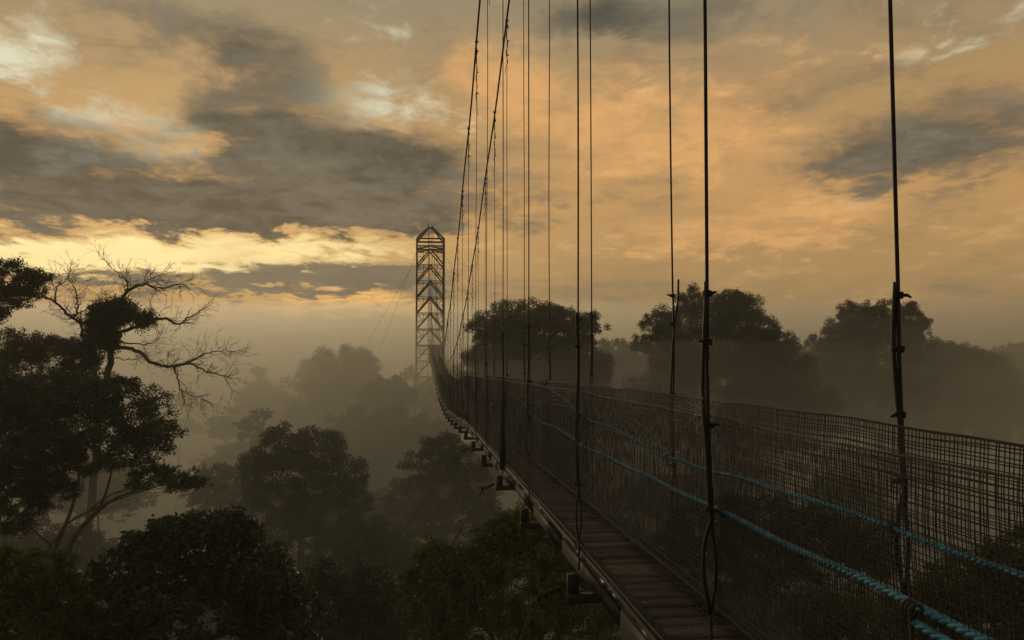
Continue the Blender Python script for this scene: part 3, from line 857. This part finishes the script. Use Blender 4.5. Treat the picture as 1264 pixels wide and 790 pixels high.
# --- understorey, copies of three trees
protos = []
for k in range(3):
    cl = [(632 + 60 * math.cos(a) * (.5 + .3 * k % .5), 440 + 22 * math.sin(a) - 10, 46, 26) for a in np.linspace(0, 5.2, 6)] + [(632, 415, 46, 24), (632, 450, 80, 34)]
    t = tree('understorey_tree', 'x', cl, 60, 'leaf_far', 0.26, gap=-.35, tr=.3, cat='tree', group='understorey trees')
    protos.append(t)
spots = [(-30, 62), (-22, 75), (-10, 66), (-15, 95), (-3, 72), (4, 60), (-34, 100), (-44, 125), (-25, 125), (-8, 112), (6, 100), (16, 66), (24, 58), (12, 45), (22, 82), (36, 80), (30, 104), (46, 100), (60, 120), (44, 130), (18, 125), (2, 135), (-60, 110), (-44, 82), (-10, 42), (-20, 44), (30, 40), (22, 34), (66, 150), (-64, 150), (-30, 160), (10, 165), (38, 168)]
for i, (x, y) in enumerate(spots):
    p = protos[i % 3]
    if i < 3:
        o = p
    else:
        o = p.copy(); COL.objects.link(o)
        for ch in p.children:
            c = ch.copy(); COL.objects.link(c); c.parent = o
    zt = -9 - 3 * ((i * 7) % 4) / 3 if y > 55 else -13
    s = rng.uniform(.85, 1.25)
    h = (0.0 + 2.5 - GZ)          # crown top of the prototype above its base
    o.scale = (s, s, (zt - GZ) / h)
    o.location = (x + rng.uniform(-2, 2), y + rng.uniform(-2, 2), GZ)
    o.rotation_euler = (0, 0, rng.uniform(0, 6.28))
    zone = 'left of the tower' if x < -.115 * y - 4 else ('right of the walkway' if x > -.115 * y + 6 else 'under the walkway')
    o['label'] = f'low rounded understorey tree sunk in mist, {zone}'
    o['group'] = f'understorey trees {zone}'

# ------------------------------------------------------------------ ground
n = 90
g = np.linspace(-1, 1, n)
gx, gy = np.meshgrid(g * 225, g * 185 + 130)
p2 = np.stack([gx.ravel(), gy.ravel(), 0 * gx.ravel()], 1)
gz = GZ - .3 + 1.1 * wob(p2, .05, 2) + .4 * wob(p2, .21, 5)
V = np.stack([gx.ravel(), gy.ravel(), gz], 1)
i = np.arange(n - 1)[:, None] * n; j = np.arange(n - 1)[None, :]
F = np.stack([i + j, i + j + 1, i + n + j + 1, i + n + j], -1).reshape(-1, 4)
m = MB(); m.block(V, F)
tag(m.build('ground', M['ground'], None, True), kind='structure')
m = MB()
N_ = 26000
C = np.stack([rng.uniform(-70, 80, N_), rng.uniform(8, 120, N_), np.zeros(N_)], 1)
C[:, 2] = GZ + .4 + 3.2 * np.abs(rng.normal(0, .5, N_)) * (1 + wob(C, .22, 3))
leaves(m, C, 1.1, .5)
tag(m.build('undergrowth', M['leaf_far']), 'dark leafy undergrowth covering the forest floor in the mist', 'undergrowth', kind='stuff')

# ------------------------------------------------------------------ haze
def volume_mat(name, dens, col, aniso):
    v = bpy.data.materials.new(name); v.use_nodes = True
    nt = v.node_tree
    for q in list(nt.nodes):
        if q.type != 'OUTPUT_MATERIAL': nt.nodes.remove(q)
    pv = nt.nodes.new('ShaderNodeVolumePrincipled')
    pv.inputs['Color'].default_value = (*col, 1)
    pv.inputs['Density'].default_value = dens
    pv.inputs['Anisotropy'].default_value = aniso
    nt.links.new(pv.outputs[0], nt.nodes['Material Output'].inputs['Volume'])
    return v
HAZE, MIST = .0013, .0155
HC = (.94, .93, .84)
m = MB()
m.box((0, 130, (GZ - 4 + 22.5) / 2), (460, 380, 22.5 - (GZ - 4)))
tag(m.build('haze', volume_mat('haze_air', HAZE, HC, .2)), 'thin warm haze hanging over the whole forest', 'haze', kind='stuff')
# the mist bank that lies in the valley: closed body with an uneven top
def mist_bank(dens, dz, y0, seed, label):
    nx, ny = 150, 120
    X_, Y_ = np.meshgrid(np.linspace(-220, 220, nx), np.linspace(y0, 315, ny))
    p3 = np.stack([X_.ravel(), Y_.ravel(), 0 * X_.ravel()], 1)
    amp = np.clip((Y_.ravel() - 10) / 60, .3, 1)
    top = np.interp(Y_.ravel(), [14, 26, 45, 80, 120, 200, 255, 315], [-16, -11, -6, -1.0, 2.8, 9.0, 13.5, 17.0])
    top = top + dz * np.clip((Y_.ravel() - 20) / 40, 0, 1) + amp * (1.5 * wob(p3, .05, seed) + 1.2 * wob(p3, .13, 8 + seed) + .6 * wob(p3, .31, 4 + seed))
    top = np.minimum(top, 21.5)
    Vt = np.stack([X_.ravel(), Y_.ravel(), top], 1); Vb = Vt.copy(); Vb[:, 2] = GZ - 3.0
    i = np.arange(ny - 1)[:, None] * nx; j = np.arange(nx - 1)[None, :]
    F = np.stack([i + j, i + j + 1, i + nx + j + 1, i + nx + j], -1).reshape(-1, 4)
    m = MB()
    edge = np.concatenate([np.arange(nx), np.arange(1, ny) * nx + nx - 1, (ny - 1) * nx + np.arange(nx - 2, -1, -1), np.arange(ny - 2, 0, -1) * nx])
    o_ = nx * ny
    E2 = np.roll(edge, -1)
    S_ = np.stack([edge, edge + o_, E2 + o_, E2], 1)
    m.block(np.concatenate([Vt, Vb]), np.concatenate([F, F[:, ::-1] + o_, S_]))
    tag(m.build('haze', volume_mat('mist_air', dens, HC, .6), None, True), label, 'haze', kind='stuff')
mist_bank(MIST * .55, -2.2, 14, 1.0, 'dense mist bank lying low in the valley among the trees')
mist_bank(MIST * .5, 3.4, 16, 6.0, 'thinner upper mist drifting over the valley between the crowns')

# ------------------------------------------------------------------ sky
SUN_AZ, SUN_EL = -21.0, 6.0
W = bpy.data.worlds.new('World'); SC.world = W; W.use_nodes = True
nt = W.node_tree; N = nt.nodes; LK = nt.links
def sock(a, inp):
    if isinstance(a, (int, float)): inp.default_value = float(a)
    else: LK.new(a, inp)
def mth(op, a, b=None, c=None, clamp=False):
    q = N.new('ShaderNodeMath'); q.operation = op; q.use_clamp = clamp
    sock(a, q.inputs[0])
    if b is not None: sock(b, q.inputs[1])
    if c is not None: sock(c, q.inputs[2])
    return q.outputs[0]
def smooth(v, a, b, t0=0.0, t1=1.0):
    q = N.new('ShaderNodeMapRange'); q.interpolation_type = 'SMOOTHSTEP'
    sock(v, q.inputs['Value'])
    for k, val in (('From Min', a), ('From Max', b), ('To Min', t0), ('To Max', t1)): q.inputs[k].default_value = val
    return q.outputs['Result']
def mixc(f, a, b):
    q = N.new('ShaderNodeMix'); q.data_type = 'RGBA'
    sock(f, q.inputs[0])
    for v, k in ((a, 6), (b, 7)):
        if isinstance(v, tuple): q.inputs[k].default_value = (*v, 1)
        else: LK.new(v, q.inputs[k])
    return q.outputs[2]
tc = N.new('ShaderNodeTexCoord'); sp = N.new('ShaderNodeSeparateXYZ')
LK.new(tc.outputs['Generated'], sp.inputs[0])
x, y, z = sp.outputs
D = 180 / math.pi
az = mth('MULTIPLY', mth('ARCTAN2', x, y), D)
el = mth('MULTIPLY', mth('ARCSINE', z), D)
den = mth('ADD', mth('MAXIMUM', z, 0.0), .13)
px, py = mth('DIVIDE', x, den), mth('DIVIDE', y, den)
def noise(sx, sy, seed, scale=1.0, detail=8, rough=.6, dist=0.0, a=None, b=None):
    cb = N.new('ShaderNodeCombineXYZ')
    LK.new(mth('MULTIPLY', a or px, sx), cb.inputs[0]); LK.new(mth('MULTIPLY', b or py, sy), cb.inputs[1]); cb.inputs[2].default_value = seed
    q = N.new('ShaderNodeTexNoise'); q.inputs['Scale'].default_value = scale; q.inputs['Detail'].default_value = detail
    q.inputs['Roughness'].default_value = rough; q.inputs['Distortion'].default_value = dist
    LK.new(cb.outputs[0], q.inputs['Vector'])
    return q.outputs['Fac']
n1 = noise(1.5, 1.1, 3.1, 1.3, 9, .58, .4)
n2 = noise(3.2, 2.2, 8.7, 1.6, 9, .62, .3)
n3 = noise(.11, .34, 5.5, 1.0, 8, .6, .3, az, el)
waz = mth('MULTIPLY_ADD', mth('SUBTRACT', n1, .5), 14.0, az)
wel = mth('MULTIPLY_ADD', mth('SUBTRACT', n2, .5), 4.5, mth('MULTIPLY_ADD', mth('SUBTRACT', n3, .5), 3.0, el))
def blob(a0, e0, sa, se, w):
    u = mth('DIVIDE', mth('SUBTRACT', waz, a0), sa); v = mth('DIVIDE', mth('SUBTRACT', wel, e0), se)
    q = mth('MULTIPLY_ADD', u, u, mth('MULTIPLY', v, v))
    return mth('MULTIPLY', mth('POWER', math.e, mth('MULTIPLY', q, -1.0)), w)
def total(bl):
    s = blob(*bl[0])
    for b in bl[1:]: s = mth('ADD', s, blob(*b))
    return s
ramp = N.new('ShaderNodeValToRGB')
els = ramp.color_ramp.elements
stops = [(0.0, (.05, .042, .03)), (.48, (.16, .115, .065)), (.5, (.24, .17, .09)), (.53, (.45, .262, .10)), (.56, (.58, .315, .108)), (.60, (.43, .268, .115)), (.63, (.30, .238, .142)), (.72, (.27, .25, .19)), (1.0, (.16, .17, .165))]
els[0].position, els[0].color = stops[0][0], (*stops[0][1], 1)
els[1].position, els[1].color = stops[-1][0], (*stops[-1][1], 1)
for p_, c_ in stops[1:-1]:
    e_ = els.new(p_); e_.color = (*c_, 1)
LK.new(mth('MULTIPLY_ADD', wel, 1 / 180, .5), ramp.inputs[0])
sky = N.new('ShaderNodeTexSky'); sky.sky_type = 'NISHITA'; sky.sun_disc = False
sky.sun_elevation = math.radians(SUN_EL); sky.sun_rotation = math.radians(SUN_AZ)
sky.dust_density = 4.0
skm = N.new('ShaderNodeVectorMath'); skm.operation = 'SCALE'; LK.new(sky.outputs[0], skm.inputs[0]); skm.inputs['Scale'].default_value = .05
c = mixc(.10, ramp.outputs[0], skm.outputs[0])
# unseen sky behind the camera, made greyer and dimmer to darken nearby things
c = mixc(smooth(mth('ABSOLUTE', az), 45, 110), c, mixc(.25, (.065, .068, .066), ramp.outputs[0]))
n4 = noise(3.4, 3.0, 1.7, 3.2, 10, .66, .5)
n5 = noise(.05, .16, 2.5, 2.0, 9, .62, .6, az, el)
tex = mth('MULTIPLY_ADD', mth('SUBTRACT', n4, .5), .75, mth('MULTIPLY', mth('SUBTRACT', n2, .5), .9))
tx5 = mth('SUBTRACT', n5, .5)
# soft grey-brown streaks over the whole sky
veil = smooth(mth('MULTIPLY_ADD', tx5, 1.6, mth('MULTIPLY', tex, .8)), -.05, .38)
c = mixc(mth('MULTIPLY', veil, .74), c, (.215, .158, .092))
lite = smooth(mth('MULTIPLY_ADD', tx5, -1.5, mth('MULTIPLY', tex, 1.2)), .06, .42)
c = mixc(mth('MULTIPLY', lite, .32), c, (.74, .45, .19))
cream = smooth(mth('MULTIPLY_ADD', tex, 1.9, total([(-31.5, 18, 4, 2, .75), (-24, 14.6, 6, 2, .6), (-9, 17.6, 6, 2.0, .62), (-12, 22, 5, 2, .35), (-27, 12.4, 6, 1.6, .4), (33, 20, 7, 4, .3), (-25, 22, 6, 2, .2)])), .22, 1.05)
c = mixc(cream, c, (.74, .71, .50))
org = smooth(mth('MULTIPLY_ADD', tex, 1.7, total([(-3.5, 20, 5, 2.5, .7), (-22, 18, 4, 2, .5), (1, 17.5, 6, 3, .6), (13, 19, 12, 5, .48), (8, 14, 9, 3, .55), (13, 8, 10, 2, .65), (-4, 8.5, 6, 1.5, .5), (22, 9, 9, 2, .5), (17, 14, 8, 3, .35)])), .30, 1.1)
c = mixc(mth('MULTIPLY', org, .70), c, (.84, .43, .15))
glow = smooth(mth('MULTIPLY_ADD', tex, .65, total([(-25, 6.5, 11, 1.05, .98), (-13, 7.6, 8, .65, .62), (-31, 6.0, 8, 1.2, .5)])), .15, .95)
c = mixc(glow, c, (1.18, .93, .42))
dk = mth('MULTIPLY_ADD', mth('SUBTRACT', n1, .5), .9, mth('MULTIPLY_ADD', tex, 1.15, total([
    (-31, 12.1, 7, 2.8, 1.0), (-27, 9.2, 8, 1.2, .75), (-14, 12.4, 10, 3.1, 1.1), (-18, 14.9, 5, 1.6, .55), (-8, 13.2, 5, 2.8, .7), (-18, 9.6, 9, 1.2, .7), (-26, 8.6, 9, .8, .35), (-14, 8.9, 6, .6, .2), (-7, 10, 6, 1.4, .5),
    (-19, 20, 6, 3.0, .66), (-15, 18, 5, 2, .42), (-26, 21.5, 6, 2.0, .5), (14, 22, 9, 2.2, .3), (27, 18, 6, 1.5, .25), (-10, 21.5, 6, 2, .3), (29, 13.8, 9, 2.9, .92), (22, 12.2, 6, 1.4, .5), (4, 22.5, 7, 2, .62), (7, 9.2, 9, 1.4, .36), (1, 12, 4, 2, .34), (12, 23.5, 12, 2, .45), (8, 11.5, 6, 1.4, .3)])))
dark = smooth(dk, .30, .98)
c = mixc(mth('MULTIPLY', dark, .92), c, mixc(smooth(mth('MULTIPLY_ADD', tx5, .8, mth('MULTIPLY', tex, .55)), -.14, .18), (.056, .059, .049), (.175, .153, .110)))
bar = smooth(mth('MULTIPLY_ADD', tex, 1.0, total([(-14, 5.3, 8, 1.1, 1.2), (-9, 5.6, 5, 1.0, .5), (-27, 4.6, 6, .8, .8), (-4, 5, 5, .9, .4)])), .3, .85)
c = mixc(mth('MULTIPLY', bar, .85), c, (.155, .135, .095))
streak = smooth(mth('MULTIPLY_ADD', tex, 2.0, total([(-12, 3.6, 7, .75, .95), (-10, 4.3, 4, .5, .5), (-20, 2.9, 5, .5, .4)])), .4, 1.1)
c = mixc(streak, c, (1.05, .58, .17))
bg = N['Background']; LK.new(c, bg.inputs[0]); bg.inputs[1].default_value = 1.08

sun = bpy.data.lights.new('sun', 'SUN'); sun.energy = .85; sun.angle = math.radians(12); sun.color = (1, .78, .5)
so = bpy.data.objects.new('sun', sun); COL.objects.link(so)
a_, e_ = math.radians(SUN_AZ), math.radians(SUN_EL)
dirv = Vector((math.sin(a_) * math.cos(e_), math.cos(a_) * math.cos(e_), math.sin(e_)))
so.rotation_euler = dirv.to_track_quat('Z', 'Y').to_euler()

# ------------------------------------------------------------------ camera
cam = bpy.data.cameras.new('camera'); co = bpy.data.objects.new('camera', cam); COL.objects.link(co)
cam.sensor_width = 36.0; cam.lens = 36.0 * 1000 / 1264
cam.clip_start = .05; cam.clip_end = 2000
co.location = (0, 0, 0); co.rotation_euler = (math.radians(90) + PITCH, 0, 0)
SC.camera = co

SC.view_settings.view_transform = 'Standard'
SC.view_settings.look = 'None'
SC.view_settings.exposure = 0; SC.view_settings.gamma = 1
SC.render.engine = 'CYCLES'
SC.cycles.use_denoising = True
SC.cycles.volume_bounces = 3
SC.cycles.max_bounces = 6
SC.cycles.diffuse_bounces = 2
SC.cycles.use_adaptive_sampling = True
SC.cycles.adaptive_threshold = .02
